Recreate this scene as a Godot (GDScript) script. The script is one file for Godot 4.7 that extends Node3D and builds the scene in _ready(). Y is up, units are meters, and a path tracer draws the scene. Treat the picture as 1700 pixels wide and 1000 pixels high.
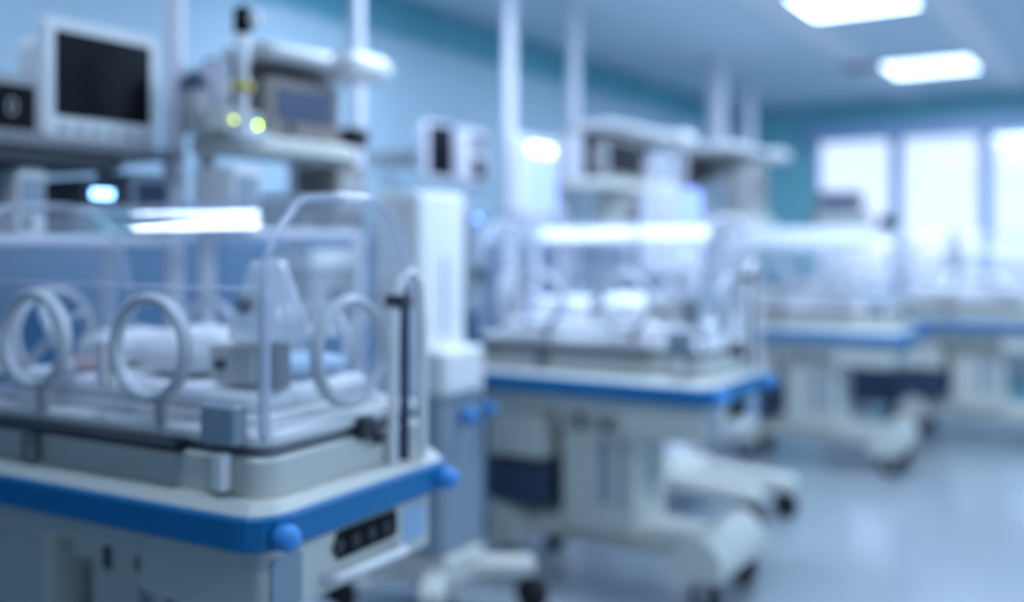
extends Node3D
# Neonatal ward. World axes: +x points from the bed wall into the room, -z runs along that wall to the windows, y is up.

class Shp:
	var p := PackedVector3Array()
	var g := PackedInt32Array()
	func put(t: PackedVector3Array, s: PackedInt32Array, solid := true) -> void:
		var vol := 0.0
		if solid:
			var o := t[0]
			for i in range(0, t.size(), 3):
				vol += (t[i] - o).dot((t[i + 1] - o).cross(t[i + 2] - o))
		for i in range(0, t.size(), 3):
			p.append(t[i])
			if vol > 0.0:
				p.append(t[i + 2]); p.append(t[i + 1])
			else:
				p.append(t[i + 1]); p.append(t[i + 2])
			g.append(s[i / 3])
	func loft(rings: Array, smooth := true, caps := true, xf := Transform3D.IDENTITY, solid := true) -> Shp:
		var t := PackedVector3Array()
		var s := PackedInt32Array()
		var n: int = rings[0].size()
		for k in rings.size() - 1:
			var a: PackedVector3Array = rings[k]
			var b: PackedVector3Array = rings[k + 1]
			for i in n:
				var j := (i + 1) % n
				t.append_array([xf * a[i], xf * a[j], xf * b[j], xf * a[i], xf * b[j], xf * b[i]])
				s.append_array([0 if smooth else -1, 0 if smooth else -1])
		if caps:
			for e in 2:
				var a: PackedVector3Array = rings[0 if e == 0 else rings.size() - 1]
				for i in range(1, n - 1):
					if e == 0:
						t.append_array([xf * a[0], xf * a[i + 1], xf * a[i]])
					else:
						t.append_array([xf * a[0], xf * a[i], xf * a[i + 1]])
					s.append(-1)
		put(t, s, solid)
		return self
	static func rrect(w: float, h: float, r: float, n := 4) -> PackedVector2Array:
		var o := PackedVector2Array()
		r = minf(r, minf(w, h) * 0.499)
		for q in 4:
			var cxy := Vector2((w / 2 - r) * (1 if q == 0 or q == 3 else -1), (h / 2 - r) * (1 if q < 2 else -1))
			for i in n + 1:
				o.append(cxy + Vector2.from_angle((q + float(i) / n) * PI / 2) * r)
		return o
	# rounded slab: rounded rectangle w x d seen along the axis, thickness h, bevel b
	func box(c: Vector3, size: Vector3, r := 0.01, b := 0.004, axis := 1, xf := Transform3D.IDENTITY) -> Shp:
		var u := [Vector3.FORWARD, Vector3.RIGHT, Vector3.RIGHT][axis] as Vector3
		var v := [Vector3.UP, Vector3.FORWARD, Vector3.UP][axis] as Vector3
		var w := [Vector3.RIGHT, Vector3.UP, Vector3.BACK][axis] as Vector3
		var du: float = absf(size.dot(u)); var dv: float = absf(size.dot(v)); var dw: float = absf(size.dot(w))
		b = minf(b, dw * 0.45)
		var rings := []
		for e in [[-dw / 2, b], [-dw / 2 + b, 0.0], [dw / 2 - b, 0.0], [dw / 2, b]]:
			var ring := PackedVector3Array()
			var m: float = e[1]
			for q in rrect(du - 2 * m, dv - 2 * m, maxf(r - m, 0.001)):
				ring.append(c + u * q.x + v * q.y + w * e[0])
			rings.append(ring)
		return loft(rings, false, true, xf)
	func lathe(prof: Array, n := 20, xf := Transform3D.IDENTITY) -> Shp:
		var rings := []
		for q in prof:
			var ring := PackedVector3Array()
			for i in n:
				var a := TAU * i / n
				ring.append(Vector3(cos(a) * maxf(q[0], 0.0005), q[1], sin(a) * maxf(q[0], 0.0005)))
			rings.append(ring)
		return loft(rings, true, true, xf)
	func tube(pts: Array, r: float, n := 8, xf := Transform3D.IDENTITY) -> Shp:
		var rings := []
		var side := Vector3.ZERO
		for k in pts.size():
			var d: Vector3 = (pts[mini(k + 1, pts.size() - 1)] - pts[maxi(k - 1, 0)]).normalized()
			if side == Vector3.ZERO:
				side = d.cross(Vector3.UP if absf(d.y) < 0.9 else Vector3.RIGHT).normalized()
			side = (side - d * side.dot(d)).normalized()
			var up := d.cross(side)
			var ring := PackedVector3Array()
			for i in n:
				ring.append(pts[k] + (side * cos(TAU * i / n) + up * sin(TAU * i / n)) * r)
			rings.append(ring)
		return loft(rings, true, true, xf)
	func torus(c: Vector3, axis: Vector3, R: float, r: float, flat := 1.0, n := 40, m := 10) -> Shp:
		var u := axis.cross(Vector3.UP if absf(axis.y) < 0.9 else Vector3.RIGHT).normalized()
		var w := axis.cross(u)
		var rings := []
		for i in n + 1:
			var e := u * cos(TAU * i / n) + w * sin(TAU * i / n)
			var ring := PackedVector3Array()
			for j in m:
				ring.append(c + e * (R + cos(TAU * j / m) * r) + axis * sin(TAU * j / m) * r * flat)
			rings.append(ring)
		return loft(rings, true, false)
	func extrude(poly: PackedVector2Array, a: Vector3, u: Vector3, v: Vector3, w: Vector3, smooth := false) -> Shp:
		var t := PackedVector3Array()
		var s := PackedInt32Array()
		var n := poly.size()
		for i in n:
			var q := poly[i]; var q2 := poly[(i + 1) % n]
			var A := a + u * q.x + v * q.y; var B := a + u * q2.x + v * q2.y
			t.append_array([A, B, B + w, A, B + w, A + w]); s.append_array([0 if smooth else -1, 0 if smooth else -1])
		var idx := Geometry2D.triangulate_polygon(poly)
		var ccw := not Geometry2D.is_polygon_clockwise(poly)
		for i in range(0, idx.size(), 3):
			var q := [poly[idx[i]], poly[idx[i + 1]], poly[idx[i + 2]]]
			if ((q[1] - q[0]).cross(q[2] - q[0]) > 0) != ccw:
				q = [q[0], q[2], q[1]]
			var A: Vector3 = a + u * q[0].x + v * q[0].y; var B: Vector3 = a + u * q[1].x + v * q[1].y; var C: Vector3 = a + u * q[2].x + v * q[2].y
			t.append_array([A, C, B, A + w, B + w, C + w]); s.append_array([-1, -1])
		put(t, s)
		return self
	# flat sheet with a round hole: outline seen from the hole's centre
	func holed(outline: PackedVector2Array, c: Vector2, r: float, a: Vector3, u: Vector3, v: Vector3) -> Shp:
		var angles := []
		for i in 40: angles.append(-PI + TAU * i / 40.0)
		for q in outline: angles.append((q - c).angle())
		angles.sort()
		var outer := []; var inner := []
		for t in angles:
			var dir := Vector2.from_angle(t)
			var best := c + dir * 0.2
			for i in outline.size():
				var hit = Geometry2D.segment_intersects_segment(c, c + dir * 5.0, outline[i], outline[(i + 1) % outline.size()])
				if hit != null: best = hit
			outer.append(a + u * best.x + v * best.y)
			var q := c + dir * r
			inner.append(a + u * q.x + v * q.y)
		var T := PackedVector3Array(); var s := PackedInt32Array()
		for i in outer.size():
			var j := (i + 1) % outer.size()
			T.append_array([inner[i], outer[i], outer[j], inner[i], outer[j], inner[j]]); s.append_array([-1, -1])
		put(T, s, false)
		return self
	func sheet(a: Array, b: Array, smooth := true) -> Shp:
		var T := PackedVector3Array(); var s := PackedInt32Array()
		for i in a.size() - 1:
			T.append_array([a[i], a[i + 1], b[i + 1], a[i], b[i + 1], b[i]]); s.append_array([0 if smooth else -1, 0 if smooth else -1])
		put(T, s, false)
		return self
	func mesh() -> ArrayMesh:
		var st := SurfaceTool.new()
		st.begin(Mesh.PRIMITIVE_TRIANGLES)
		for i in p.size():
			st.set_smooth_group(g[i / 3])
			st.add_vertex(p[i])
		st.generate_normals()
		return st.commit()

var used := {}
var M := {}

func numbered(called: String) -> String:
	var k: int = used.get(called, -1) + 1
	used[called] = k
	return called if k == 0 else "%s_%03d" % [called, k]

func thing(called: String, label: String, category: String, at := Vector3.ZERO, turn := 0.0, group := "") -> Node3D:
	var o := Node3D.new()
	o.name = numbered(called)
	add_child(o)
	o.position = at
	o.rotation_degrees.y = turn
	o.set_meta("label", label); o.set_meta("category", category)
	if group: o.set_meta("group", group)
	return o

func part(parent: Node, called: String, s: Shp, m: Material, label := "") -> MeshInstance3D:
	var o := MeshInstance3D.new()
	o.mesh = s.mesh()
	o.material_override = m
	o.name = called
	if label: o.set_meta("label", label)
	parent.add_child(o, true)
	return o

func one(called: String, label: String, category: String, s: Shp, m: Material, at := Vector3.ZERO, turn := 0.0, group := "") -> MeshInstance3D:
	var o := MeshInstance3D.new()
	o.mesh = s.mesh()
	o.material_override = m
	o.name = numbered(called)
	add_child(o)
	o.position = at
	o.rotation_degrees.y = turn
	o.set_meta("label", label); o.set_meta("category", category)
	if group: o.set_meta("group", group)
	return o

func struct_(called: String, s: Shp, m: Material, label := "") -> MeshInstance3D:
	var o := MeshInstance3D.new()
	o.mesh = s.mesh()
	o.material_override = m
	o.name = numbered(called)
	add_child(o)
	o.set_meta("kind", "structure")
	if label: o.set_meta("label", label)
	return o

func copy(src: Node3D, called: String, label: String, at: Vector3, turn: float) -> Node3D:
	var o: Node3D = src.duplicate()
	o.name = numbered(called)
	add_child(o)
	o.position = at
	o.rotation_degrees.y = turn
	o.set_meta("label", label)
	return o

func mat(called: String, c: Color, rough := 0.45, metal := 0.0, alpha := 1.0) -> StandardMaterial3D:
	var m := StandardMaterial3D.new()
	m.resource_name = called
	m.albedo_color = Color(c, alpha)
	m.roughness = rough
	m.metallic = metal
	if alpha < 1.0:
		m.transparency = BaseMaterial3D.TRANSPARENCY_ALPHA
	M[called] = m
	return m

func glow(called: String, c: Color, e: float) -> StandardMaterial3D:
	var m := mat(called, c, 0.4)
	m.emission_enabled = true
	m.emission = c
	m.emission_energy_multiplier = e
	return m

func grain(m: StandardMaterial3D, lo: Color, hi: Color, freq: float, scale: float, seed_: int) -> void:
	var n := FastNoiseLite.new()
	n.seed = seed_; n.frequency = freq; n.fractal_octaves = 4
	var t := NoiseTexture2D.new()
	t.width = 512; t.height = 512; t.seamless = true; t.noise = n
	var ramp := Gradient.new()
	ramp.set_color(0, lo); ramp.set_color(1, hi)
	t.color_ramp = ramp
	m.albedo_color = Color.WHITE
	m.albedo_texture = t
	m.uv1_triplanar = true
	m.uv1_world_triplanar = true
	m.uv1_scale = Vector3.ONE * scale

func v3(x: float, y: float, along: float) -> Vector3:
	return Vector3(x, y, -along)

const LAMP := Color(0.805, 0.89, 1.0)
const XW := -3.56      # bed wall
const XR := 3.4        # wall opposite
const ZE := -10.0      # window wall
const ZB := 3.0        # wall behind the camera
const H := 2.8

func panel_light(x: float, along: float, w: float, l: float, e: float, label: String) -> void:
	var t := thing("ceiling_light", label, "ceiling light", v3(x, H, along), 0.0, "ceiling light panels")
	var fr := Shp.new()
	for s in [-1, 1]:
		fr.box(Vector3(s * (w / 2 + 0.012), -0.012, 0), Vector3(0.024, 0.024, l + 0.048), 0.004, 0.003)
		fr.box(Vector3(0, -0.012, s * (l / 2 + 0.012)), Vector3(w, 0.024, 0.024), 0.004, 0.003)
	part(t, "frame", fr, M.white_metal)
	part(t, "diffuser", Shp.new().box(Vector3(0, -0.006, 0), Vector3(w, 0.012, l), 0.004, 0.002), M.lamp)
	var a := AreaLight3D.new()
	a.name = "panel_glow"
	a.area_size = Vector2(w, l)
	a.light_color = LAMP
	a.light_energy = e
	a.area_range = 20.0
	a.area_attenuation = 2.0
	a.shadow_enabled = true
	a.position = Vector3(0, -0.016, 0)
	a.rotation_degrees.x = -90
	t.add_child(a)

func _ready() -> void:
	# ---- camera, sky, exposure ----
	var cam := Camera3D.new()
	cam.name = "camera"
	add_child(cam)
	cam.position = Vector3(0, 1.38, 0)
	cam.rotation_degrees = Vector3(0, 32.7, 0)
	var lens := CameraAttributesPhysical.new()
	lens.frustum_focal_length = 50.0
	lens.frustum_focus_distance = 1.4
	lens.frustum_near = 0.05
	lens.frustum_far = 100.0
	lens.exposure_aperture = 1.27
	cam.attributes = lens
	cam.projection = Camera3D.PROJECTION_FRUSTUM
	cam.near = 0.05
	cam.far = 100.0
	cam.size = 0.05 * 1000.0 / 1636.0
	cam.frustum_offset = Vector2(0, -0.05 * 90.0 / 1636.0)
	cam.current = true
	var we := WorldEnvironment.new()
	we.name = "environment"
	var env := Environment.new()
	env.tonemap_mode = Environment.TONE_MAPPER_LINEAR
	env.tonemap_exposure = 1.2
	env.background_mode = Environment.BG_SKY
	var skm := ProceduralSkyMaterial.new()
	skm.sky_top_color = Color(0.74, 0.84, 1.0)
	skm.sky_horizon_color = Color(0.80, 0.87, 1.0)
	skm.ground_bottom_color = Color(0.62, 0.72, 0.84)
	skm.ground_horizon_color = Color(0.80, 0.87, 1.0)
	skm.energy_multiplier = 1.4
	var sky := Sky.new()
	sky.sky_material = skm
	env.sky = sky
	env.sdfgi_enabled = true; env.ssao_enabled = true; env.ssil_enabled = true
	we.environment = env
	add_child(we)

	materials()
	room()
	var inc := incubators()
	bedding(inc)
	wall_equipment()
	carts()
	far_things()

func materials() -> void:
	mat("cream", Color(0.82, 0.825, 0.79), 0.42)
	mat("white", Color(0.90, 0.90, 0.90), 0.4)
	mat("port_plastic", Color(0.76, 0.78, 0.81), 0.35)
	mat("white_metal", Color(0.88, 0.89, 0.90), 0.35)
	mat("rail", Color(0.88, 0.88, 0.92), 0.4)
	mat("grey", Color(0.62, 0.63, 0.64), 0.5)
	mat("mid_grey", Color(0.45, 0.46, 0.48), 0.5)
	mat("dark", Color(0.17, 0.19, 0.22), 0.5)
	mat("slate", Color(0.20, 0.26, 0.36), 0.5)
	mat("black", Color(0.05, 0.055, 0.07), 0.45)
	mat("rubber", Color(0.09, 0.10, 0.12), 0.7)
	mat("steel", Color(0.70, 0.72, 0.75), 0.3, 0.9)
	mat("blue", Color(0.0, 0.44, 0.66), 0.45)
	mat("blue_light", Color(0.25, 0.58, 0.86), 0.4)
	mat("blue_grey", Color(0.55, 0.61, 0.66), 0.45)
	mat("cyan", Color(0.12, 0.50, 0.76), 0.45)
	mat("taupe", Color(0.50, 0.47, 0.45), 0.6)
	mat("yellow", Color(0.80, 0.72, 0.25), 0.45)
	mat("ochre", Color(0.52, 0.37, 0.12), 0.6)
	mat("screen", Color(0.035, 0.05, 0.085), 0.25)
	M.screen.metallic_specular = 0.3
	M.black.metallic_specular = 0.25
	mat("linen", Color(0.91, 0.92, 0.94), 0.9)
	mat("pale_blue_cloth", Color(0.68, 0.78, 0.87), 0.9)
	mat("cover_cloth", Color(0.74, 0.76, 0.80), 0.9)
	mat("pink_cloth", Color(0.66, 0.56, 0.58), 0.9)
	mat("clear_plastic", Color(0.88, 0.90, 0.93), 0.2, 0.0, 0.5)
	mat("acrylic", Color(0.86, 0.90, 0.97), 0.04, 0.0, 0.11)
	mat("acrylic_edge", Color(0.86, 0.88, 0.94), 0.15, 0.0, 0.4)
	mat("glass", Color(0.9, 0.95, 1.0), 0.02, 0.0, 0.04)
	mat("frame_blue", Color(0.62, 0.74, 0.86), 0.4)
	glow("lamp", LAMP, 3.0)
	glow("led_green_light", Color(0.62, 0.93, 0.0), 27.0)
	glow("led_yellow_light", Color(0.80, 0.90, 0.15), 9.0)
	glow("led_blue_light", Color(0.25, 0.37, 1.0), 20.0)
	glow("display_blue_light", Color(0.45, 0.68, 1.0), 10.0)
	glow("display_white_light", Color(0.78, 0.83, 1.0), 4.5)
	glow("display_soft_light", Color(0.58, 0.67, 0.97), 0.8)
	grain(mat("wall_paint", Color.WHITE, 0.55), Color(0.70, 0.81, 0.87), Color(0.74, 0.84, 0.90), 0.01, 0.7, 3)
	grain(mat("teal_paint_shaded", Color.WHITE, 0.55), Color(0.38, 0.66, 0.72), Color(0.43, 0.71, 0.77), 0.01, 0.7, 4)  # frieze copy of the teal, its shade put into the colour
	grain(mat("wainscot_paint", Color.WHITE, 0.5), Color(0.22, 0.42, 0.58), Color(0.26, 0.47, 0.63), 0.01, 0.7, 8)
	grain(mat("teal_paint_lit", Color.WHITE, 0.55), Color(0.53, 0.79, 0.83), Color(0.57, 0.83, 0.86), 0.01, 0.7, 9)  # window wall copy of the same teal, lightened as if better lit
	grain(mat("ceiling_paint", Color.WHITE, 0.7), Color(0.80, 0.87, 0.91), Color(0.83, 0.90, 0.93), 0.02, 0.8, 5)
	grain(mat("ceiling_strip", Color.WHITE, 0.5), Color(0.90, 0.92, 0.95), Color(0.93, 0.95, 0.97), 0.02, 0.8, 6)
	grain(mat("vinyl", Color.WHITE, 0.18), Color(0.57, 0.61, 0.64), Color(0.63, 0.67, 0.69), 0.04, 0.9, 7)

func room() -> void:
	var cx := (XW + XR) / 2; var cz := (ZE + ZB) / 2; var lx := XR - XW; var lz := ZB - ZE
	struct_("floor", Shp.new().box(Vector3(cx, -0.1, cz), Vector3(lx + 0.4, 0.2, lz + 0.4), 0.001, 0.001), M.vinyl, "glossy pale blue grey vinyl floor")
	var ce := struct_("ceiling", Shp.new().box(Vector3(cx, H + 0.1, cz), Vector3(lx + 0.4, 0.2, lz + 0.4), 0.001, 0.001), M.ceiling_paint, "pale grey blue ceiling with lighter strips")
	for x in [-1.83, -0.97]:
		part(ce, "strip", Shp.new().box(Vector3(x, H - 0.006, cz), Vector3(0.2, 0.012, lz - 0.02), 0.002, 0.002), M.ceiling_strip)
	struct_("wall_left", Shp.new().box(Vector3(XW - 0.1, H / 2, cz), Vector3(0.2, H, lz + 0.4), 0.001, 0.001), M.wall_paint, "pale blue wall behind the beds")
	struct_("wall_right", Shp.new().box(Vector3(XR + 0.1, H / 2, cz), Vector3(0.2, H, lz + 0.4), 0.001, 0.001), M.wall_paint)
	struct_("wall_back", Shp.new().box(Vector3(cx, H / 2, ZB + 0.1), Vector3(lx, H, 0.2), 0.001, 0.001), M.wall_paint)
	# window wall: piers, sill and lintel round one wide opening
	var x0 := -2.82; var x1 := 2.71; var sill := 0.92; var head := 2.57
	var we := Shp.new()
	we.box(Vector3((XW + x0) / 2, H / 2, ZE - 0.1), Vector3(x0 - XW, H, 0.2), 0.001, 0.001)
	we.box(Vector3((XR + x1) / 2, H / 2, ZE - 0.1), Vector3(XR - x1, H, 0.2), 0.001, 0.001)
	we.box(Vector3((x0 + x1) / 2, sill / 2, ZE - 0.1), Vector3(x1 - x0, sill, 0.2), 0.001, 0.001)
	we.box(Vector3((x0 + x1) / 2, (head + H) / 2, ZE - 0.1), Vector3(x1 - x0, H - head, 0.2), 0.001, 0.001)
	struct_("wall_far", we, M.teal_paint_lit, "teal wall round the bright windows")
	struct_("trim_1", Shp.new().box(Vector3(XW + 0.008, (2.565 + H) / 2, cz), Vector3(0.016, H - 2.565, lz), 0.002, 0.002), M.teal_paint_shaded, "teal frieze above the pale wall, with shade put into its colour")
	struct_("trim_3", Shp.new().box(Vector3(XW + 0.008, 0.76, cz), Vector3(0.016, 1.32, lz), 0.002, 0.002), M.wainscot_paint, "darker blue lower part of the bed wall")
	struct_("trim_2", Shp.new().box(Vector3((x0 + x1) / 2, head - 0.07, ZE + 0.06), Vector3(x1 - x0 + 0.1, 0.17, 0.12), 0.01, 0.006), M.frame_blue, "pale blue blind box over the windows")
	struct_("baseboard_left", Shp.new().box(Vector3(XW + 0.01, 0.05, cz), Vector3(0.02, 0.1, lz), 0.004, 0.004), M.slate)
	# windows side by side
	var edges := [x0, -2.03, -1.24, -0.45, 0.34, 1.13, 1.92, x1]
	for k in edges.size() - 1:
		var a: float = edges[k]; var b: float = edges[k + 1]
		var f := Shp.new()
		var zc := ZE - 0.08
		f.box(Vector3(a + 0.03, (sill + head) / 2, zc), Vector3(0.06, head - sill, 0.07), 0.008, 0.004)
		f.box(Vector3(b - 0.03, (sill + head) / 2, zc), Vector3(0.06, head - sill, 0.07), 0.008, 0.004)
		f.box(Vector3((a + b) / 2, sill + 0.035, zc), Vector3(b - a - 0.12, 0.07, 0.07), 0.008, 0.004)
		f.box(Vector3((a + b) / 2, head - 0.035, zc), Vector3(b - a - 0.12, 0.07, 0.07), 0.008, 0.004)
		var w := struct_("window_%d" % (k + 1), f, M.frame_blue)
		part(w, "pane", Shp.new().box(Vector3((a + b) / 2, (sill + head) / 2, zc), Vector3(b - a - 0.1, head - sill - 0.1, 0.008), 0.002, 0.002, 2), M.glass)
	# ceiling light panels
	var seen := {5.8: "square ceiling light panel cut by the top edge of the picture", 8.2: "square ceiling light panel nearer the windows", 3.4: "square ceiling light panel above the aisle beside the second incubator", 1.0: "square ceiling light panel above the aisle beside the nearest incubator"}
	for a in seen:
		panel_light(-1.4, a, 0.6, 0.6, 3.5 if a > 2.0 else 1.1, seen[a])
	for a in [1.0, 3.4, 5.8, 8.2]:
		panel_light(1.6, a, 0.6, 0.6, 3.4, "square ceiling light panel on the side away from the beds, %s" % {1.0: "beside the viewer", 3.4: "first ahead", 5.8: "second ahead", 8.2: "closest to the windows"}[a])
	panel_light(-3.18, 1.42, 0.7, 0.13, 0.5, "narrow ceiling light panel over the nearest incubator by the bed wall")
	panel_light(-2.62, 3.45, 0.6, 0.28, 0.85, "narrow ceiling light panel over the second incubator, toward the bed wall")
	panel_light(-2.0, 3.45, 0.6, 0.28, 0.85, "narrow ceiling light panel over the second incubator, away from the wall")
	var vt := thing("ceiling_vent", "dark square vent in the ceiling left of the far light panel", "vent", v3(-1.85, H, 7.95))
	part(vt, "frame", Shp.new().box(Vector3(0, -0.006, 0), Vector3(0.3, 0.012, 0.3), 0.004, 0.003), M.blue_grey)
	for k in 5:
		part(vt, "slat", Shp.new().box(Vector3(-0.1 + k * 0.05, -0.018, 0), Vector3(0.03, 0.012, 0.24), 0.003, 0.002), M.slate)

func make_incubator(called: String, label: String) -> Node3D:
	var t := thing(called, label, "incubator", Vector3.ZERO, 0.0, "incubators in a row")
	# wheeled base: spine with a rounded cross bar at each end
	var b := Shp.new()
	b.box(Vector3(0.03, 0.205, 0), Vector3(0.86, 0.11, 0.22), 0.04, 0.02)
	part(t, "base_frame", b, M.cream)
	for x in [-0.42, 0.47]:
		var prof := PackedVector2Array()
		for i in 21:
			var a := PI * i / 20.0
			prof.append(Vector2(cos(a) * 0.1, 0.17 + sin(a) * 0.12))
		prof.append(Vector2(-0.085, 0.13)); prof.append(Vector2(0.085, 0.13))
		part(t, "cross_bar", Shp.new().extrude(prof, Vector3(x, 0, -0.25), Vector3.RIGHT, Vector3.UP, Vector3(0, 0, 0.5), false), M.cream)
		for z in [-0.205, 0.205]:
			var c := Shp.new()
			c.lathe([[0.02, 0.11], [0.02, 0.16]], 10, Transform3D(Basis(), Vector3(x, 0, z)))
			for k in [-1, 1]:
				c.box(Vector3(x + 0.015, 0.085, z + k * 0.026), Vector3(0.05, 0.07, 0.008), 0.01, 0.002)
			c.box(Vector3(x + 0.01, 0.122, z), Vector3(0.07, 0.012, 0.06), 0.01, 0.003)
			var cs := part(t, "caster", c, M.grey)
			var turn := Transform3D(Basis(Vector3.RIGHT, PI / 2), Vector3(x + 0.02, 0.062, z))
			part(cs, "wheel", Shp.new().lathe([[0.02, -0.019], [0.05, -0.02], [0.06, -0.012], [0.062, 0.0], [0.06, 0.012], [0.05, 0.02], [0.02, 0.019]], 22, turn), M.rubber)
			part(cs, "hub", Shp.new().lathe([[0.0, -0.0225], [0.022, -0.0225], [0.022, 0.0225], [0.0, 0.0225]], 14, turn), M.grey)
	# lifting column
	part(t, "column", Shp.new().box(Vector3(0, 0.44, 0), Vector3(0.36, 0.44, 0.30), 0.04, 0.006), M.cream)
	part(t, "column_sleeve", Shp.new().box(Vector3(0, 0.69, 0), Vector3(0.44, 0.10, 0.36), 0.04, 0.01), M.cream)
	for q in [Vector3(0.035, 0.47, 0.15), Vector3(0.115, 0.47, 0.15)]:
		part(t, "slot", Shp.new().box(q, Vector3(0.045 if q.x < 0.1 else 0.025, 0.27, 0.008), 0.01, 0.003, 2), M.blue_grey)
	part(t, "slot", Shp.new().box(Vector3(0.18, 0.47, 0.0), Vector3(0.008, 0.27, 0.06), 0.01, 0.003, 0), M.blue_grey)
	part(t, "catch", Shp.new().box(Vector3(-0.06, 0.675, 0.18), Vector3(0.028, 0.085, 0.008), 0.006, 0.003, 2), M.slate)
	part(t, "catch", Shp.new().box(Vector3(0.06, 0.66, 0.18), Vector3(0.05, 0.03, 0.008), 0.006, 0.003, 2), M.slate)
	# cabinet and battery box at the wall end
	part(t, "rear_cabinet", Shp.new().box(Vector3(-0.37, 0.63, 0.0), Vector3(0.30, 0.26, 0.44), 0.02, 0.006), M.cream)
	part(t, "battery_box", Shp.new().box(Vector3(-0.37, 0.385, 0.0), Vector3(0.30, 0.18, 0.40), 0.02, 0.01), M.slate)
	# under-deck chassis and control unit at the room end
	part(t, "chassis", Shp.new().box(Vector3(0, 0.765, 0), Vector3(1.02, 0.075, 0.56), 0.03, 0.008), M.cream)
	var cu := Shp.new()
	cu.box(Vector3(0.345, 0.725, 0.0), Vector3(0.37, 0.15, 0.58), 0.03, 0.012)
	var cun := part(t, "control_unit", cu, M.cream)
	part(cun, "slot_opening", Shp.new().box(Vector3(0.531, 0.745, -0.03), Vector3(0.006, 0.062, 0.22), 0.012, 0.002, 0), M.black)
	for k in 4:
		part(cun, "socket", Shp.new().lathe([[0.0, 0.0], [0.016, 0.0], [0.016, 0.008], [0.0, 0.008]], 12, Transform3D(Basis(Vector3.BACK, -PI / 2), Vector3(0.532, 0.744, -0.09 + k * 0.055))), M.dark)
	part(cun, "handle", Shp.new().tube([Vector3(0.53, 0.69, -0.12), Vector3(0.565, 0.69, -0.12), Vector3(0.565, 0.69, 0.12), Vector3(0.53, 0.69, 0.12)], 0.014, 8), M.white)
	part(cun, "side_panel", Shp.new().box(Vector3(0.530, 0.715, 0.23), Vector3(0.008, 0.11, 0.09), 0.01, 0.003, 0), M.blue_grey)
	part(cun, "sticker", Shp.new().box(Vector3(0.531, 0.725, -0.21), Vector3(0.004, 0.08, 0.09), 0.01, 0.001, 0), M.frame_blue)
	# deck and blue bumper
	part(t, "deck", Shp.new().box(Vector3(0, 0.845, 0), Vector3(1.12, 0.08, 0.66), 0.07, 0.02), M.cream)
	part(t, "bumper", Shp.new().box(Vector3(0, 0.830, 0), Vector3(1.14, 0.068, 0.68), 0.08, 0.006), M.blue, "blue bumper band round the deck")
	for z in [-0.27, 0.29]:
		part(t, "bumper_knob", Shp.new().lathe([[0.0, 0.0], [0.022, 0.0], [0.026, 0.012], [0.026, 0.03], [0.019, 0.042], [0.0, 0.045]], 16, Transform3D(Basis(Vector3.BACK, -PI / 2), Vector3(0.565, 0.825, z))), M.blue_light, "lighter blue round knob")
	# chamber floor: lower tray, dark recess, upper lip
	part(t, "lower_tray", Shp.new().box(Vector3(0, 0.922, 0), Vector3(1.04, 0.080, 0.56), 0.05, 0.006), M.cream)
	part(t, "recess", Shp.new().box(Vector3(0, 0.973, 0), Vector3(1.005, 0.026, 0.525), 0.04, 0.002), M.mid_grey)
	part(t, "upper_lip", Shp.new().box(Vector3(0, 0.997, 0), Vector3(1.03, 0.030, 0.55), 0.05, 0.008), M.white)
	part(t, "rail", Shp.new().tube([Vector3(-0.48, 0.972, 0.30), Vector3(0.3, 0.972, 0.30)], 0.013, 8).box(Vector3(-0.47, 0.972, 0.285), Vector3(0.02, 0.02, 0.03), 0.004, 0.002).box(Vector3(0.29, 0.972, 0.285), Vector3(0.02, 0.02, 0.03), 0.004, 0.002), M.dark)
	for x in [-0.17, 0.42]:
		part(t, "clamp", Shp.new().box(Vector3(x, 0.935, 0.297), Vector3(0.035, 0.075, 0.03), 0.008, 0.004), M.mid_grey if x < 0 else M.white)
	part(t, "end_latch", Shp.new().box(Vector3(0.525, 0.98, -0.03), Vector3(0.03, 0.05, 0.05), 0.01, 0.006).box(Vector3(0.54, 0.955, -0.06), Vector3(0.02, 0.03, 0.03), 0.008, 0.004), M.dark)
	part(t, "mattress_tray", Shp.new().box(Vector3(0, 1.021, 0), Vector3(0.88, 0.02, 0.44), 0.03, 0.004), M.white)
	part(t, "mattress", Shp.new().box(Vector3(0, 1.052, 0), Vector3(0.84, 0.045, 0.40), 0.04, 0.014), M.linen)
	# clear hood
	var prof := []
	prof.append(Vector2(0.262, 1.29))
	for i in range(1, 9):
		var u := i / 8.0
		prof.append(Vector2(0.262, 1.29) * (1 - u) * (1 - u) + Vector2(0.258, 1.385) * 2 * u * (1 - u) + Vector2(0.212, 1.42) * u * u)
	for q in [Vector2(0.195, 1.437), Vector2(0.178, 1.455), Vector2(0.162, 1.471), Vector2(0.14, 1.482)]: prof.append(q)
	prof.append(Vector2(0.02, 1.49)); prof.append(Vector2(-0.09, 1.487))
	for i in range(1, 9):
		var u := i / 8.0
		prof.append(Vector2(-0.09, 1.487) * (1 - u) * (1 - u) + Vector2(-0.205, 1.47) * 2 * u * (1 - u) + Vector2(-0.25, 1.24) * u * u)
	var a := []; var c := []
	for q in prof:
		a.append(Vector3(-0.5, q.y, q.x)); c.append(Vector3(0.5, q.y, q.x))
	part(t, "hood_top", Shp.new().sheet(a, c), M.acrylic)
	var fw := Shp.new()
	for h in [[-0.5, 0.0, -0.20], [0.0, 0.5, 0.185]]:
		fw.holed(PackedVector2Array([Vector2(h[0], 1.012), Vector2(h[1], 1.012), Vector2(h[1], 1.29), Vector2(h[0], 1.29)]), Vector2(h[2], 1.165), 0.1, Vector3(0, 0, 0.262), Vector3.RIGHT, Vector3.UP)
	var front := part(t, "front_wall", fw, M.acrylic)
	var rw := Shp.new()
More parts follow.
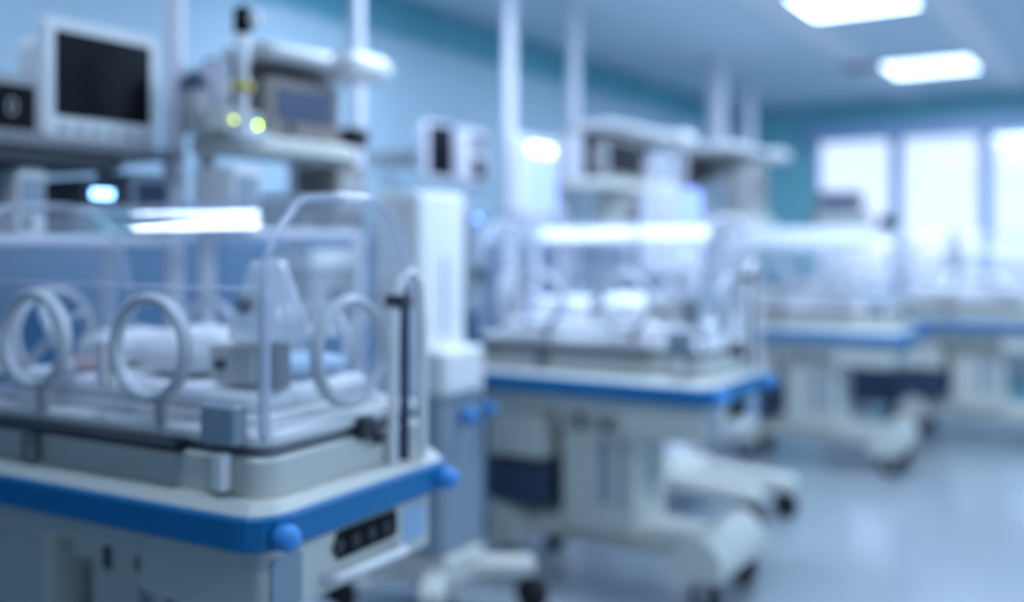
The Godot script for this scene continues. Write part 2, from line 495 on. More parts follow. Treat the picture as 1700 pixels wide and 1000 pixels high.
	rw.sheet([Vector3(-0.5, 1.24, -0.25), Vector3(-0.5, 1.012, -0.262)], [Vector3(0.5, 1.24, -0.25), Vector3(0.5, 1.012, -0.262)])
	var rear := part(t, "rear_wall", rw, M.acrylic)
	var outline := PackedVector2Array([Vector2(0.262, 1.012)])
	for q in prof: outline.append(q)
	outline.append(Vector2(-0.262, 1.012))
	var ends := []
	for x in [-0.5, 0.5]:
		var e := Shp.new()
		e.holed(outline, Vector2(0.0, 1.15), 0.105, Vector3(x, 0, 0), Vector3.BACK, Vector3.UP)
		ends.append(part(t, "end_wall", e, M.acrylic))
		var pts := []
		for q in outline: pts.append(Vector3(x, q.y, q.x))
		part(t, "hood_edge", Shp.new().tube(pts, 0.009, 8), M.acrylic_edge)
	part(t, "hood_seam", Shp.new().tube([Vector3(-0.5, 1.295, 0.262), Vector3(0.5, 1.295, 0.262)], 0.005, 6), M.acrylic_edge)
	part(t, "corner_post", Shp.new().box(Vector3(0.495, 1.14, 0.255), Vector3(0.022, 0.29, 0.022), 0.006, 0.004), M.acrylic_edge)
	for x in [-0.20, 0.185]:
		var r := part(front, "port_ring", Shp.new().torus(Vector3(x, 1.165, 0.268), Vector3.BACK, 0.106, 0.013, 1.3), M.port_plastic)
		part(r, "latch", Shp.new().box(Vector3(x - 0.13, 1.13, 0.278), Vector3(0.03, 0.10, 0.03), 0.008, 0.004), M.white)
		part(r, "hinge", Shp.new().box(Vector3(x + 0.04, 1.04, 0.275), Vector3(0.03, 0.05, 0.016), 0.006, 0.004), M.grey)
		part(rear, "port_ring", Shp.new().torus(Vector3(x, 1.13, -0.262), Vector3.BACK, 0.10, 0.011, 1.3), M.port_plastic)
	for k in 2:
		var x := -0.506 if k == 0 else 0.506
		part(ends[k], "port_ring", Shp.new().torus(Vector3(x, 1.15, 0.0), Vector3.RIGHT, 0.112, 0.013, 1.3), M.port_plastic)
	# small sensor box in front of the corner
	part(t, "temperature_box", Shp.new().box(Vector3(0.425, 1.03, 0.295), Vector3(0.095, 0.08, 0.04), 0.01, 0.006), M.blue_grey)
	return t

func incubators() -> Array:
	var spots := [[-1.975, 1.60, 3.5, "nearest incubator with clear hood and blue bumper, filling the left foreground"], [-1.876, 3.71, 0.0, "second incubator from the left, clear hood and blue bumper, cream base fully seen"],
		[-1.78, 6.43, 0.0, "third incubator, behind the second and left of the window view"], [-1.0, 7.83, 0.0, "farthest incubator cut by the right edge before the windows"]]
	var out := []
	var src := make_incubator("incubator", spots[0][3])
	for k in spots.size():
		var q: Array = spots[k]
		var o: Node3D = src if k == 0 else copy(src, "incubator", q[3], Vector3.ZERO, 0)
		o.position = v3(q[0], 0, q[1]); o.rotation_degrees.y = q[2]
		out.append(o)
	return out

func inside(i: Node3D, x: float, y: float, z: float) -> Vector3:
	return i.transform * Vector3(x, y, z)

func pillow_shape(w: float, h: float, d: float, seed_: int) -> Shp:
	var rng := RandomNumberGenerator.new(); rng.seed = seed_
	var n := FastNoiseLite.new(); n.seed = seed_; n.frequency = 4.0
	var rings := []
	var rows := 9
	for k in rows + 1:
		var th := PI * k / rows
		var ring := PackedVector3Array()
		for i in 24:
			var ph := TAU * i / 24
			var cx := signf(cos(ph)) * pow(absf(cos(ph)), 0.6); var sz := signf(sin(ph)) * pow(absf(sin(ph)), 0.6)
			var r := maxf(pow(sin(th), 0.6), 0.01)
			var p := Vector3(cx * r * w / 2, h / 2 - cos(th) * h / 2, sz * r * d / 2)
			p *= 1.0 + 0.12 * n.get_noise_3d(p.x * 3, p.y * 3, p.z * 3)
			p.y = maxf(p.y, 0.0)
			ring.append(p)
		rings.append(ring)
	return Shp.new().loft(rings, true, true)

func bedding(inc: Array) -> void:
	var where := ["in the nearest incubator", "in the second incubator", "in the third incubator", "in the farthest incubator"]
	for k in 4:
		var i: Node3D = inc[k]
		one("pillow", "white cushion seen through the front port " + where[k], "pillow", pillow_shape(0.26, 0.11, 0.26, 10 + k), M.linen, inside(i, 0.05, 1.0755, 0.0), i.rotation_degrees.y, "white cushions in the incubators")
		if k < 3:
			one("blanket", "folded white blanket at the wall end " + where[k], "blanket", pillow_shape(0.28, 0.09, 0.22, 30 + k), M.linen, inside(i, -0.25, 1.0755, -0.06), i.rotation_degrees.y, "folded blankets in the incubators")
	var i1: Node3D = inc[0]
	one("rolled_cloth", "small dull pink rolled cloth behind the leftmost front port", "cloth", pillow_shape(0.09, 0.035, 0.12, 60), M.pink_cloth, inside(i1, -0.22, 1.0755, 0.125), 0, "")
	one("folded_cloth", "pale blue folded cloth by the near end of the nearest incubator", "cloth", pillow_shape(0.2, 0.05, 0.24, 61), M.pale_blue_cloth, inside(i1, 0.28, 1.0755, -0.08), 0, "")
	one("feeding_tubes", "white crossed tubes behind the leftmost front port", "tube", Shp.new().tube([Vector3(-0.09, 0.01, 0.02), Vector3(-0.03, 0.07, 0.01), Vector3(0.04, 0.13, 0.0), Vector3(0.07, 0.15, -0.02)], 0.011, 8).tube([Vector3(-0.07, 0.16, -0.01), Vector3(-0.01, 0.085, 0.0), Vector3(0.05, 0.03, 0.0), Vector3(0.07, 0.01, 0.01)], 0.011, 8), M.clear_plastic, inside(i1, -0.22, 1.0755, 0.2), 3.5)
	# humidifier inside the nearest hood
	for k in 2:
		var i: Node3D = inc[k]
		var t := thing("humidifier", "white tapered humidifier with a beige box " + ["inside the nearest incubator's hood", "inside the second incubator's hood"][k], "humidifier", inside(i, 0.37, 1.075, 0.12), i.rotation_degrees.y, "humidifiers in the hoods")
		part(t, "base_box", Shp.new().box(Vector3(-0.06, 0.0525, 0), Vector3(0.13, 0.085, 0.09), 0.012, 0.006), M.cream)
		part(t, "foot", Shp.new().box(Vector3(0.03, 0.05, 0), Vector3(0.05, 0.1, 0.05), 0.01, 0.004), M.mid_grey)
		part(t, "housing", Shp.new().lathe([[0.06, 0.10], [0.085, 0.11], [0.082, 0.15], [0.06, 0.205], [0.045, 0.25], [0.038, 0.275], [0.0, 0.28]], 18, Transform3D(Basis(), Vector3(0.01, 0, 0))), M.clear_plastic)
		part(t, "inlet", Shp.new().lathe([[0.0, 0.0], [0.017, 0.0], [0.017, 0.05], [0.0, 0.05]], 12, Transform3D(Basis(Vector3.RIGHT, PI / 2), Vector3(0.01, 0.185, 0.03))), M.mid_grey)
		part(t, "side_knob", Shp.new().lathe([[0.0, 0.0], [0.012, 0.0], [0.012, 0.02], [0.0, 0.02]], 12, Transform3D(Basis(Vector3.RIGHT, PI / 2), Vector3(-0.08, 0.0525, 0.04))), M.dark)
	# hose loops at the rear corner of the first two hoods
	for k in 2:
		var i: Node3D = inc[k]
		var t := thing("hose_bundle", "white breathing hoses hooked over the rear corner of the " + ["nearest hood", "second hood"][k], "hose", inside(i, 0.505, 0.885, -0.13), i.rotation_degrees.y, "hoses at the hoods")
		part(t, "holder", Shp.new().tube([Vector3(0.03, 0, -0.035), Vector3(0.03, 0.40, -0.035)], 0.012, 8), M.slate)
		part(t, "hose", Shp.new().tube([Vector3(0.03, 0.0, 0.012), Vector3(0.03, 0.2, 0.012), Vector3(0.03, 0.36, 0.0), Vector3(0.035, 0.42, -0.02), Vector3(0.04, 0.435, -0.05), Vector3(0.045, 0.41, -0.075), Vector3(0.045, 0.3, -0.085), Vector3(0.045, 0.0, -0.085)], 0.012, 10), M.white)
		part(t, "hose_clip", Shp.new().box(Vector3(0.03, 0.37, -0.012), Vector3(0.05, 0.03, 0.05), 0.008, 0.004), M.dark)

func monitor(parent: Node3D, y: float, w: float, h: float, bez: float, low: float, depth: float, body: Material, scr: Material) -> void:
	# faces +x, width along z
	part(parent, "housing", Shp.new().box(Vector3(-0.02, y + h / 2 + (bez - low) / 2, 0), Vector3(0.04, h + bez + low, w + 2 * bez), 0.03, 0.012, 0), body)
	part(parent, "back_shell", Shp.new().box(Vector3(-0.04 - depth / 2, y + h / 2, 0), Vector3(depth, h, w * 0.9), 0.03, 0.02, 0), body)
	part(parent, "screen", Shp.new().box(Vector3(0.0, y + h / 2, 0), Vector3(0.006, h, w), 0.008, 0.002, 0), scr)

func device_box(called: String, label: String, category: String, at: Vector3, size: Vector3, body: Material, face: Material, group := "") -> Node3D:
	var t := thing(called, label, category, at, 0.0, group)
	part(t, "housing", Shp.new().box(Vector3(0, size.y / 2, 0), size, 0.015, 0.008), body)
	part(t, "front_panel", Shp.new().box(Vector3(size.x / 2 + 0.001, size.y * 0.58, 0), Vector3(0.006, size.y * 0.55, size.z * 0.75), 0.008, 0.002, 0), face)
	part(t, "knob", Shp.new().lathe([[0.0, 0.0], [0.014, 0.0], [0.012, 0.016], [0.0, 0.016]], 12, Transform3D(Basis(Vector3.BACK, -PI / 2), Vector3(size.x / 2, size.y * 0.18, size.z * 0.2))), M.dark)
	return t

func pole(x: float, along: float, r: float, label: String) -> void:
	var t := thing("support_pole", label, "pole", v3(x, 0, along), 0.0, "floor to ceiling support poles")
	part(t, "tube", Shp.new().lathe([[r, 0.0], [r, H]], 16), M.rail)
	part(t, "ceiling_flange", Shp.new().lathe([[r + 0.03, H - 0.03], [r + 0.035, H - 0.02], [r + 0.035, H]], 16), M.white)
	part(t, "floor_flange", Shp.new().lathe([[r + 0.035, 0.0], [r + 0.035, 0.02], [r, 0.03]], 16), M.white)

func rack(along0: float, along1: float, xb: float, xf: float, sh: float, label: String) -> Node3D:
	var l := along1 - along0
	var w := xf - xb
	var t := thing("equipment_rack", label, "rack", v3(xf, 0, (along0 + along1) / 2), 0.0, "equipment racks by the bed wall")
	part(t, "top_slab", Shp.new().box(Vector3(-w / 2, 2.035, -0.07), Vector3(w, 0.05, l), 0.05, 0.02), M.white)
	part(t, "top_hood", Shp.new().box(Vector3(-w / 2 + 0.04, 2.03, -l / 2 + 0.03), Vector3(w + 0.08, 0.085, 0.26), 0.06, 0.03), M.white)
	part(t, "back_panel", Shp.new().box(Vector3(-w + 0.01, 1.88, 0), Vector3(0.02, 0.27, l - 0.06), 0.006, 0.004, 0), M.taupe)
	part(t, "shelf", Shp.new().box(Vector3(-w / 2, sh, 0.04), Vector3(w, 0.06, l), 0.02, 0.012), M.cream)
	for s in [-1, 1]:
		part(t, "side_panel", Shp.new().box(Vector3(-w + 0.07, 1.87, s * (l / 2 - 0.03)), Vector3(0.10, 0.25, 0.03), 0.01, 0.006), M.rail)
		part(t, "upright", Shp.new().box(Vector3(-w - 0.026, 1.0, s * (l / 2 - 0.06)), Vector3(0.05, 2.0, 0.05), 0.01, 0.004), M.rail)
	part(t, "foot_bar", Shp.new().box(Vector3(-w + 0.02, 0.03, 0), Vector3(0.3, 0.06, l - 0.06), 0.02, 0.01), M.rail)
	part(t, "lower_board", Shp.new().box(Vector3(-w + minf(w, 0.3) / 2, sh - 0.63, 0), Vector3(minf(w, 0.3), 0.03, l), 0.006, 0.004), M.rail)
	part(t, "lower_rail", Shp.new().box(Vector3(-w + minf(w, 0.3) / 2, sh - 0.29, 0), Vector3(minf(w, 0.3), 0.03, l), 0.006, 0.004), M.rail)
	return t

func wall_equipment() -> void:
	pole(-2.74, 2.17, 0.035, "vertical pole between the big monitor and the nearest equipment rack")
	pole(-2.74, 3.08, 0.03, "vertical pole at the right end of the nearest equipment rack")
	pole(-2.74, 4.25, 0.035, "vertical pole rising above the lit white display")
	pole(-2.74, 4.92, 0.035, "vertical pole just left of the second equipment rack")
	pole(-2.74, 7.15, 0.075, "thick pale column at the third equipment rack, ending at the ceiling")
	pole(-2.9, 8.3, 0.06, "slim column farthest along the wall near the teal corner")
	# big monitor
	var t := thing("patient_monitor", "big white monitor with a dark screen at upper left", "monitor", v3(-2.70, 1.69, 1.88))
	monitor(t, 0.078, 0.33, 0.255, 0.04, 0.075, 0.2, M.white, M.screen)
	for k in 6:
		part(t, "button", Shp.new().box(Vector3(0.003, 0.04, 0.14 - k * 0.055), Vector3(0.008, 0.022, 0.03), 0.005, 0.002, 0), M.blue_grey)
	part(t, "stand", Shp.new().box(Vector3(-0.12, 0.01, 0), Vector3(0.2, 0.02, 0.2), 0.02, 0.004), M.mid_grey)
	# small black display device on its left
	t = thing("small_display", "small black digital display at the left edge beside the big monitor", "display", v3(-2.68, 1.69, 1.495))
	part(t, "housing", Shp.new().box(Vector3(-0.06, 0.09, 0), Vector3(0.12, 0.18, 0.32), 0.02, 0.01, 0), M.grey)
	part(t, "screen", Shp.new().box(Vector3(0.001, 0.085, -0.01), Vector3(0.006, 0.125, 0.27), 0.008, 0.002, 0), M.black)
	var tm := TextMesh.new()
	var sf := SystemFont.new(); sf.font_names = PackedStringArray(["Droid Sans"])
	tm.font = sf; tm.text = "0"; tm.font_size = 48; tm.pixel_size = 0.0014; tm.depth = 0.002
	var dg := MeshInstance3D.new()
	dg.name = "digit"; dg.mesh = tm; dg.material_override = M.grey
	dg.position = Vector3(0.005, 0.085, -0.075); dg.rotation_degrees.y = 90
	t.add_child(dg)
	# shelf that carries both
	t = thing("monitor_shelf", "dark shelf under the big monitor at upper left", "shelf", v3(-2.82, 0, 1.70))
	part(t, "board", Shp.new().box(Vector3(0, 1.675, 0), Vector3(0.40, 0.03, 0.85), 0.02, 0.006), M.mid_grey)
	part(t, "under_tray", Shp.new().box(Vector3(0.02, 1.635, 0.1), Vector3(0.34, 0.045, 0.6), 0.02, 0.006), M.dark)
	for z in [-0.38, 0.05, 0.4]:
		part(t, "upright", Shp.new().box(Vector3(-0.16, 0.83, z), Vector3(0.05, 1.66, 0.05), 0.01, 0.004), M.rail)
	part(t, "lower_board", Shp.new().box(Vector3(0, 1.40, 0), Vector3(0.40, 0.03, 0.85), 0.02, 0.006), M.rail)
	# boxes on the lower board
	device_box("infusion_pump", "dark blue pump at the far left under the monitor shelf", "pump", v3(-2.80, 1.415, 1.40), Vector3(0.2, 0.16, 0.2), M.slate, M.dark, "pumps on the lower shelf")
	device_box("infusion_pump", "white pump left of the blue lit display", "pump", v3(-2.76, 1.415, 1.62), Vector3(0.2, 0.19, 0.09), M.white, M.blue_grey, "pumps on the lower shelf")
	var d := device_box("infusion_pump", "dark pump with a glowing blue display under the big monitor", "pump", v3(-2.76, 1.415, 1.86), Vector3(0.2, 0.17, 0.17), M.dark, M.dark, "pumps on the lower shelf")
	part(d, "lit_display", Shp.new().box(Vector3(0.106, 0.125, 0.02), Vector3(0.006, 0.024, 0.07), 0.004, 0.001, 0), M.display_blue_light, "glowing blue white display")
	device_box("infusion_pump", "grey blue pump right of the blue lit display", "pump", v3(-2.78, 1.415, 2.035), Vector3(0.2, 0.2, 0.15), M.blue_grey, M.slate, "pumps on the lower shelf")
	# nearest rack and what it holds
	rack(2.2, 2.74, -2.66, -2.40, 1.715, "nearest equipment rack with a white top slab at upper left")
	device_box("ventilator", "taupe grey ventilator with dark screen on the nearest rack's shelf", "ventilator", v3(-2.53, 1.745, 2.47), Vector3(0.2, 0.2, 0.36), M.taupe, M.slate)
	t = device_box("alarm_module", "pale alarm module with green and yellow lamps on the nearest rack", "module", v3(-2.47, 1.745, 2.185), Vector3(0.11, 0.07, 0.16), M.cream, M.blue_grey)
	part(t, "green_led", Shp.new().lathe([[0.0, 0.0], [0.0065, 0.0], [0.005, 0.005], [0.0, 0.007]], 12, Transform3D(Basis(Vector3.BACK, -PI / 2), Vector3(0.056, 0.028, -0.05))), M.led_green_light, "bright green lamp")
	part(t, "yellow_led", Shp.new().lathe([[0.0, 0.0], [0.0065, 0.0], [0.005, 0.005], [0.0, 0.007]], 12, Transform3D(Basis(Vector3.BACK, -PI / 2), Vector3(0.056, 0.035, 0.05))), M.led_yellow_light, "dim yellow green lamp")
	device_box("syringe_pump", "dark syringe pump at the right end of the nearest rack's shelf", "pump", v3(-2.49, 1.745, 2.74), Vector3(0.16, 0.07, 0.08), M.dark, M.black)
	device_box("suction_unit", "taupe suction unit under the right end of the nearest rack", "suction unit", v3(-2.53, 1.44, 2.70), Vector3(0.2, 0.235, 0.16), M.taupe, M.grey)
	device_box("infusion_pump", "small dark pump hanging under the nearest rack's shelf", "pump", v3(-2.54, 1.44, 2.46), Vector3(0.2, 0.12, 0.12), M.mid_grey, M.dark)
	device_box("infusion_pump", "white pump hanging under the left part of the nearest rack", "pump", v3(-2.54, 1.44, 2.22), Vector3(0.2, 0.2, 0.12), M.white, M.blue_grey)
	t = thing("gas_blender", "grey gas blender with a white top behind the near end of the nearest hood", "gas blender", v3(-2.53, 1.10, 2.62))
	part(t, "body", Shp.new().box(Vector3(0, 0.10, 0), Vector3(0.2, 0.20, 0.24), 0.015, 0.006), M.grey)
	part(t, "top_cover", Shp.new().box(Vector3(0.005, 0.235, 0), Vector3(0.22, 0.07, 0.26), 0.02, 0.01), M.white)
	part(t, "dial", Shp.new().lathe([[0.0, 0.0], [0.03, 0.0], [0.026, 0.02], [0.0, 0.02]], 16, Transform3D(Basis(Vector3.BACK, -PI / 2), Vector3(0.1, 0.1, 0.0))), M.dark)
	# gas flowmeter with yellow collar
	t = thing("flowmeter", "white flowmeter tube with yellow collar and black cap above the nearest rack", "flowmeter", v3(-2.365, 1.745, 2.13))
	part(t, "tube", Shp.new().lathe([[0.018, 0.0], [0.018, 0.2], [0.024, 0.21], [0.024, 0.29], [0.012, 0.30]], 14), M.white)
	part(t, "collar", Shp.new().lathe([[0.02, 0.12], [0.034, 0.122], [0.034, 0.145], [0.02, 0.147]], 16), M.yellow)
	part(t, "cap", Shp.new().lathe([[0.012, 0.30], [0.028, 0.305], [0.028, 0.375], [0.01, 0.385]], 14), M.black)
	part(t, "knob", Shp.new().lathe([[0.0, 0.0], [0.022, 0.0], [0.024, 0.02], [0.0, 0.03]], 14, Transform3D(Basis(Vector3.BACK, -PI / 2), Vector3(0.02, 0.345, -0.02))), M.white)
	part(t, "bracket", Shp.new().box(Vector3(-0.02, -0.01, -0.05), Vector3(0.04, 0.02, 0.14), 0.006, 0.003), M.rail)
	t = thing("collection_jar", "grey collection jar with darker lid left of the flowmeter", "jar", v3(-2.58, 1.745, 2.12))
	part(t, "jar", Shp.new().lathe([[0.035, 0.0], [0.045, 0.01], [0.045, 0.13], [0.04, 0.14]], 18), M.grey)
	part(t, "lid", Shp.new().lathe([[0.048, 0.14], [0.048, 0.165], [0.03, 0.18], [0.02, 0.2], [0.0, 0.2]], 18), M.slate)
	# pair of wall monitors between the first rack and the white display
	t = thing("wall_monitor", "small dark screened wall monitor right of the nearest rack", "monitor", v3(-2.92, 1.70, 3.90))
	monitor(t, 0.03, 0.20, 0.25, 0.015, 0.03, 0.06, M.rail, M.screen)
	part(t, "wall_arm", Shp.new().box(Vector3(-0.36, 0.14, 0), Vector3(0.56, 0.05, 0.05), 0.01, 0.004), M.grey)
	t = thing("wall_monitor", "grey wall monitor with two stacked dark windows left of the white display", "monitor", v3(-2.92, 1.70, 4.2))
	part(t, "housing", Shp.new().box(Vector3(-0.05, 0.145, 0), Vector3(0.1, 0.29, 0.24), 0.02, 0.01, 0), M.rail)
	part(t, "screen", Shp.new().box(Vector3(0.001, 0.09, -0.02), Vector3(0.006, 0.11, 0.11), 0.01, 0.002, 0), M.screen)
	part(t, "screen", Shp.new().box(Vector3(0.001, 0.22, -0.02), Vector3(0.006, 0.07, 0.11), 0.01, 0.002, 0), M.slate)
	part(t, "wall_arm", Shp.new().box(Vector3(-0.33, 0.14, 0), Vector3(0.5, 0.05, 0.05), 0.01, 0.004), M.grey)
	# lit display on its stand
	t = thing("lit_monitor", "monitor with a glowing white bar and soft lavender screen above the second hood", "monitor", v3(-2.58, 0, 4.29))
	part(t, "housing", Shp.new().box(Vector3(-0.05, 1.73, 0), Vector3(0.1, 0.42, 0.36), 0.03, 0.012, 0), M.rail)
	part(t, "display", Shp.new().box(Vector3(0.002, 1.875, -0.01), Vector3(0.006, 0.045, 0.23), 0.006, 0.002, 0), M.display_white_light, "glowing white display bar")
	part(t, "screen", Shp.new().box(Vector3(0.002, 1.68, -0.01), Vector3(0.006, 0.22, 0.27), 0.01, 0.002, 0), M.display_soft_light, "soft lavender lit screen")
	part(t, "stem", Shp.new().lathe([[0.025, 0.03], [0.025, 1.55]], 12, Transform3D(Basis(), Vector3(-0.03, 0, 0))), M.rail)
	part(t, "foot", Shp.new().lathe([[0.12, 0.0], [0.12, 0.02], [0.05, 0.05]], 20, Transform3D(Basis(), Vector3(0.02, 0, 0))), M.rail)
	# second rack
	rack(4.62, 5.58, -2.66, -2.36, 1.715, "second equipment rack with a white top slab above the second hood")
	t = thing("rack_monitor", "dark wide monitor under the second rack's top slab", "monitor", v3(-2.40, 1.745, 4.9))
	monitor(t, 0.03, 0.42, 0.17, 0.015, 0.02, 0.08, M.grey, M.screen)
	device_box("ventilator", "grey ventilator at the right end of the second rack's shelf", "ventilator", v3(-2.5, 1.745, 5.35), Vector3(0.26, 0.16, 0.3), M.rail, M.blue_grey)
	device_box("infusion_pump", "white pump hanging under the second rack's shelf", "pump", v3(-2.50, 1.44, 4.95), Vector3(0.2, 0.22, 0.2), M.cream, M.mid_grey)
	device_box("infusion_pump", "grey pump hanging under the right part of the second rack", "pump", v3(-2.50, 1.44, 5.35), Vector3(0.2, 0.2, 0.2), M.grey, M.dark)
	# third rack
	rack(6.05, 7.0, -2.67, -2.22, 1.545, "third equipment rack with a white top slab above the third hood")
	device_box("cabinet_module", "tall grey module under the right part of the third rack's slab", "module", v3(-2.40, 1.576, 6.68), Vector3(0.3, 0.38, 0.34), M.grey, M.taupe)
	device_box("cabinet_module", "small dark module under the left part of the third rack's slab", "module", v3(-2.46, 1.576, 6.32), Vector3(0.2, 0.24, 0.13), M.blue_grey, M.slate)

func cart_base(t: Node3D, reach: float) -> void:
	part(t, "hub", Shp.new().box(Vector3(0, 0.20, 0), Vector3(0.30, 0.12, 0.26), 0.05, 0.02), M.cream)
	for k in 4:
		var a := PI / 4 + k * PI / 2 + 0.2
		var e := Vector3(cos(a), 0, sin(a))
		var leg := Shp.new().box(e * reach * 0.55 + Vector3(0, 0.175, 0), Vector3(0.001, 0.001, 0.001), 0.0001, 0.0001)
		leg = Shp.new().box(Vector3(reach * 0.55, 0.175, 0), Vector3(reach * 0.95, 0.07, 0.09), 0.02, 0.015, 1, Transform3D(Basis(Vector3.UP, -a), Vector3.ZERO))
		var lg := part(t, "leg", leg, M.cream)
		var at := e * reach
		part(lg, "wheel", Shp.new().lathe([[0.02, -0.022], [0.06, -0.022], [0.068, 0.0], [0.06, 0.022], [0.02, 0.022]], 20, Transform3D(Basis(Vector3.RIGHT, PI / 2), at + Vector3(0, 0.068, 0))), M.rubber)

func carts() -> void:
	# ventilator tower between the first and the second incubator
	var t := thing("ventilator_tower", "tall white ventilator tower with a blue lamp between the first two incubators", "ventilator", v3(-2.25, 0, 2.98))
	cart_base(t, 0.36)
	part(t, "cabinet", Shp.new().box(Vector3(-0.02, 0.55, 0), Vector3(0.30, 0.58, 0.28), 0.02, 0.01), M.blue_grey)
	part(t, "cabinet_edge", Shp.new().box(Vector3(0.125, 0.55, -0.135), Vector3(0.03, 0.56, 0.02), 0.006, 0.003), M.slate)
	part(t, "blue_fitting", Shp.new().lathe([[0.0, 0.0], [0.03, 0.0], [0.03, 0.05], [0.0, 0.06]], 14, Transform3D(Basis(Vector3.BACK, -PI / 2), Vector3(0.15, 0.76, 0.04))), M.cyan)
	part(t, "blue_fitting", Shp.new().lathe([[0.0, 0.0], [0.022, 0.0], [0.022, 0.05], [0.0, 0.06]], 14, Transform3D(Basis(Vector3.BACK, -PI / 2), Vector3(0.15, 0.77, -0.09))), M.cyan)
	part(t, "drawer_box", Shp.new().box(Vector3(0.0, 0.925, 0.02), Vector3(0.30, 0.17, 0.26), 0.03, 0.015), M.white)
	part(t, "body", Shp.new().box(Vector3(-0.04, 1.29, 0.05), Vector3(0.22, 0.58, 0.30), 0.03, 0.012), M.white)
	part(t, "side_module", Shp.new().box(Vector3(0.0, 1.33, -0.15), Vector3(0.16, 0.40, 0.09), 0.015, 0.008), M.blue_grey)
	part(t, "side_knob", Shp.new().lathe([[0.0, 0.0], [0.025, 0.0], [0.022, 0.03], [0.0, 0.03]], 14, Transform3D(Basis(Vector3.BACK, -PI / 2), Vector3(0.08, 1.28, -0.15))), M.dark)
	part(t, "blue_led", Shp.new().lathe([[0.0, 0.0], [0.009, 0.0], [0.007, 0.006], [0.0, 0.008]], 12, Transform3D(Basis(Vector3.BACK, -PI / 2), Vector3(0.082, 1.49, -0.15))), M.led_blue_light, "round glowing blue lamp")
	part(t, "mounting_rail", Shp.new().box(Vector3(0.075, 1.2, 0.04), Vector3(0.012, 0.3, 0.03), 0.004, 0.002), M.rail)
	one("waste_bin", "ochre waste bin on the floor behind the ventilator tower", "bin", Shp.new().lathe([[0.07, 0.0], [0.075, 0.01], [0.085, 0.30], [0.09, 0.30], [0.09, 0.315], [0.0, 0.315]], 20), M.ochre, v3(-2.6, 0, 3.42))
	# second tower between the second and third incubator
	t = thing("ventilator_tower", "pale tower with lavender screen and long cream legs behind the second incubator", "ventilator", v3(-2.1, 0, 4.93), -12.0)
	part(t, "hub", Shp.new().box(Vector3(0, 0.20, 0), Vector3(0.30, 0.12, 0.26), 0.05, 0.02), M.cream)
	for q in [[0.44, 0.16], [0.44, -0.16], [-0.2, 0.16], [-0.2, -0.16]]:
		var lg := part(t, "leg", Shp.new().box(Vector3(q[0] / 2 + 0.07 * signf(q[0]), 0.175, q[1]), Vector3(absf(q[0]) + 0.16, 0.085, 0.1), 0.03, 0.02), M.cream)
		part(lg, "wheel", Shp.new().lathe([[0.02, -0.022], [0.06, -0.022], [0.068, 0.0], [0.06, 0.022], [0.02, 0.022]], 20, Transform3D(Basis(Vector3.RIGHT, PI / 2), Vector3(q[0] + 0.1 * signf(q[0]), 0.068, q[1]))), M.rubber)
	part(t, "column", Shp.new().box(Vector3(-0.05, 0.75, 0), Vector3(0.12, 1.0, 0.12), 0.02, 0.008), M.rail)
	part(t, "body", Shp.new().box(Vector3(-0.05, 1.45, 0), Vector3(0.22, 0.44, 0.30), 0.03, 0.012), M.rail)
	part(t, "screen", Shp.new().box(Vector3(0.062, 1.56, 0.0), Vector3(0.006, 0.26, 0.22), 0.01, 0.002, 0), M.display_soft_light, "soft lavender lit screen")

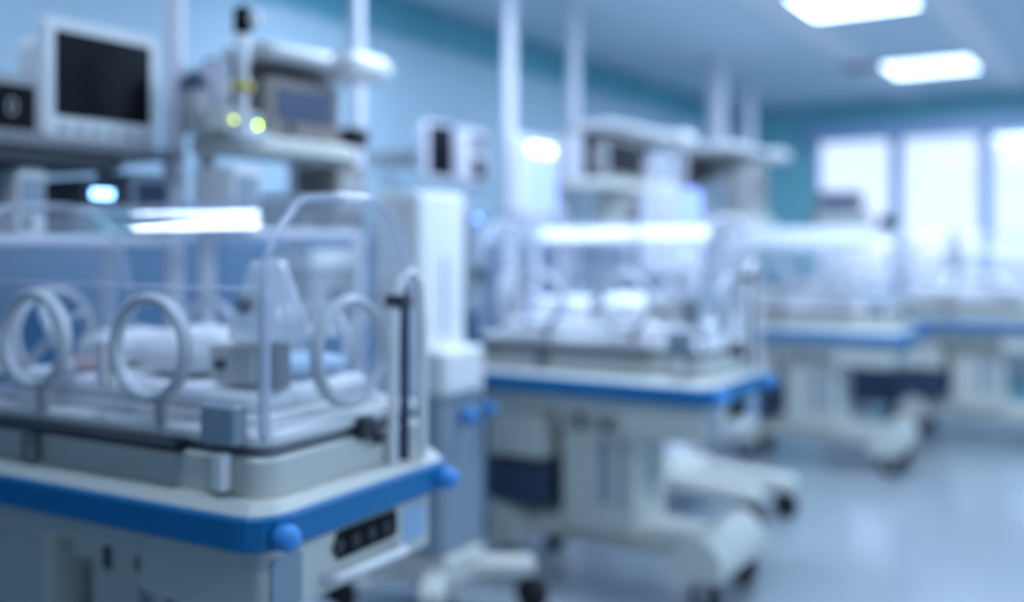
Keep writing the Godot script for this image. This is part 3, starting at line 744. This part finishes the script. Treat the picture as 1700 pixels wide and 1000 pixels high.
func far_things() -> void:
	var t := thing("far_monitor", "dark monitor on a grey cart before the leftmost window", "monitor", v3(-2.27, 0, 8.9), 25.0)
	part(t, "screen", Shp.new().box(Vector3(0, 1.79, 0.05), Vector3(0.36, 0.13, 0.02), 0.01, 0.004, 2), M.slate)
	part(t, "housing", Shp.new().box(Vector3(0, 1.79, 0), Vector3(0.40, 0.17, 0.10), 0.02, 0.01, 2), M.grey)
	part(t, "body", Shp.new().box(Vector3(0, 1.62, 0), Vector3(0.5, 0.16, 0.3), 0.03, 0.012), M.grey)
	part(t, "pedestal", Shp.new().box(Vector3(0, 0.80, 0), Vector3(0.2, 1.5, 0.16), 0.03, 0.012), M.rail)
	part(t, "foot", Shp.new().box(Vector3(0, 0.03, 0), Vector3(0.5, 0.06, 0.5), 0.05, 0.02), M.rail)
	t = thing("stand_device", "small dark tapered device on a slim stand before the bright middle window", "device", v3(-1.346, 0, 9.0))
	part(t, "body", Shp.new().lathe([[0.10, 1.24], [0.11, 1.26], [0.10, 1.32], [0.06, 1.38], [0.035, 1.43], [0.03, 1.45]], 18), M.mid_grey)
	part(t, "head", Shp.new().lathe([[0.03, 1.45], [0.045, 1.46], [0.05, 1.50], [0.04, 1.53], [0.0, 1.535]], 16), M.dark)
	part(t, "stem", Shp.new().lathe([[0.02, 0.03], [0.02, 1.24]], 10), M.rail)
	part(t, "foot", Shp.new().lathe([[0.2, 0.0], [0.2, 0.02], [0.03, 0.04]], 20), M.mid_grey)
	# radiators under the windows
	for k in 3:
		var rd := thing("radiator", "grey blue ribbed radiator below the %s window from the left" % ["second", "third", "fourth"][k], "radiator", v3(-1.635 + k * 0.79, 0, 9.93), 0.0, "radiators below the windows")
		part(rd, "panel", Shp.new().box(Vector3(0, 0.48, 0), Vector3(0.74, 0.62, 0.05), 0.02, 0.008, 2), M.blue_grey)
		for q in 12:
			part(rd, "rib", Shp.new().box(Vector3(-0.33 + q * 0.06, 0.48, 0.035), Vector3(0.03, 0.58, 0.02), 0.008, 0.004), M.blue_grey)
		for q in [-0.28, 0.28]:
			part(rd, "foot", Shp.new().box(Vector3(q, 0.09, 0), Vector3(0.04, 0.18, 0.05), 0.006, 0.003), M.blue_grey)
	# added dark trolley, stands in for the shaded base of the last bed
	t = thing("added_trolley", "added dark low trolley standing in for shade between the third and farthest incubator", "trolley", v3(-1.95, 0, 8.4))
	part(t, "body", Shp.new().box(Vector3(0, 0.33, 0), Vector3(0.6, 0.42, 0.4), 0.03, 0.012), M.slate)
	for k in 3:
		part(t, "drawer", Shp.new().box(Vector3(0.302, 0.20 + k * 0.13, 0), Vector3(0.012, 0.12, 0.36), 0.01, 0.004, 0), M.slate)
	for q in [Vector3(0.25, 0.05, 0.15), Vector3(0.25, 0.05, -0.15), Vector3(-0.25, 0.05, 0.15), Vector3(-0.25, 0.05, -0.15)]:
		var cs := part(t, "caster", Shp.new().box(q + Vector3(0, 0.055, 0), Vector3(0.05, 0.04, 0.05), 0.01, 0.004), M.mid_grey)
		part(cs, "wheel", Shp.new().lathe([[0.015, -0.015], [0.045, -0.015], [0.05, 0.0], [0.045, 0.015], [0.015, 0.015]], 16, Transform3D(Basis(Vector3.RIGHT, PI / 2), q)), M.rubber)
	var i3 := get_node("incubator_002") as Node3D
	device_box("sensor_box", "small black box standing on the near end of the third incubator's hood", "sensor", inside(i3, 0.42, 1.4905, -0.04), Vector3(0.09, 0.085, 0.07), M.black, M.dark)
	# white cover lying over the third hood
	var a := PackedVector2Array()
	var outer := [Vector2(0.272, 1.36), Vector2(0.262, 1.405), Vector2(0.225, 1.44), Vector2(0.19, 1.47), Vector2(0.15, 1.495), Vector2(0.02, 1.506), Vector2(-0.08, 1.503), Vector2(-0.13, 1.493)]
	var inner := [Vector2(-0.13, 1.487), Vector2(-0.08, 1.496), Vector2(0.02, 1.499), Vector2(0.145, 1.489), Vector2(0.183, 1.464), Vector2(0.22, 1.43), Vector2(0.255, 1.40), Vector2(0.266, 1.36)]
	for q in outer: a.append(q)
	for q in inner: a.append(q)
	one("hood_cover", "white folded cover lying over the front top edge of the third incubator's hood", "cover", Shp.new().extrude(a, Vector3(-0.47, 0, 0), Vector3.BACK, Vector3.UP, Vector3(0.84, 0, 0)), M.cover_cloth, i3.position, 0)
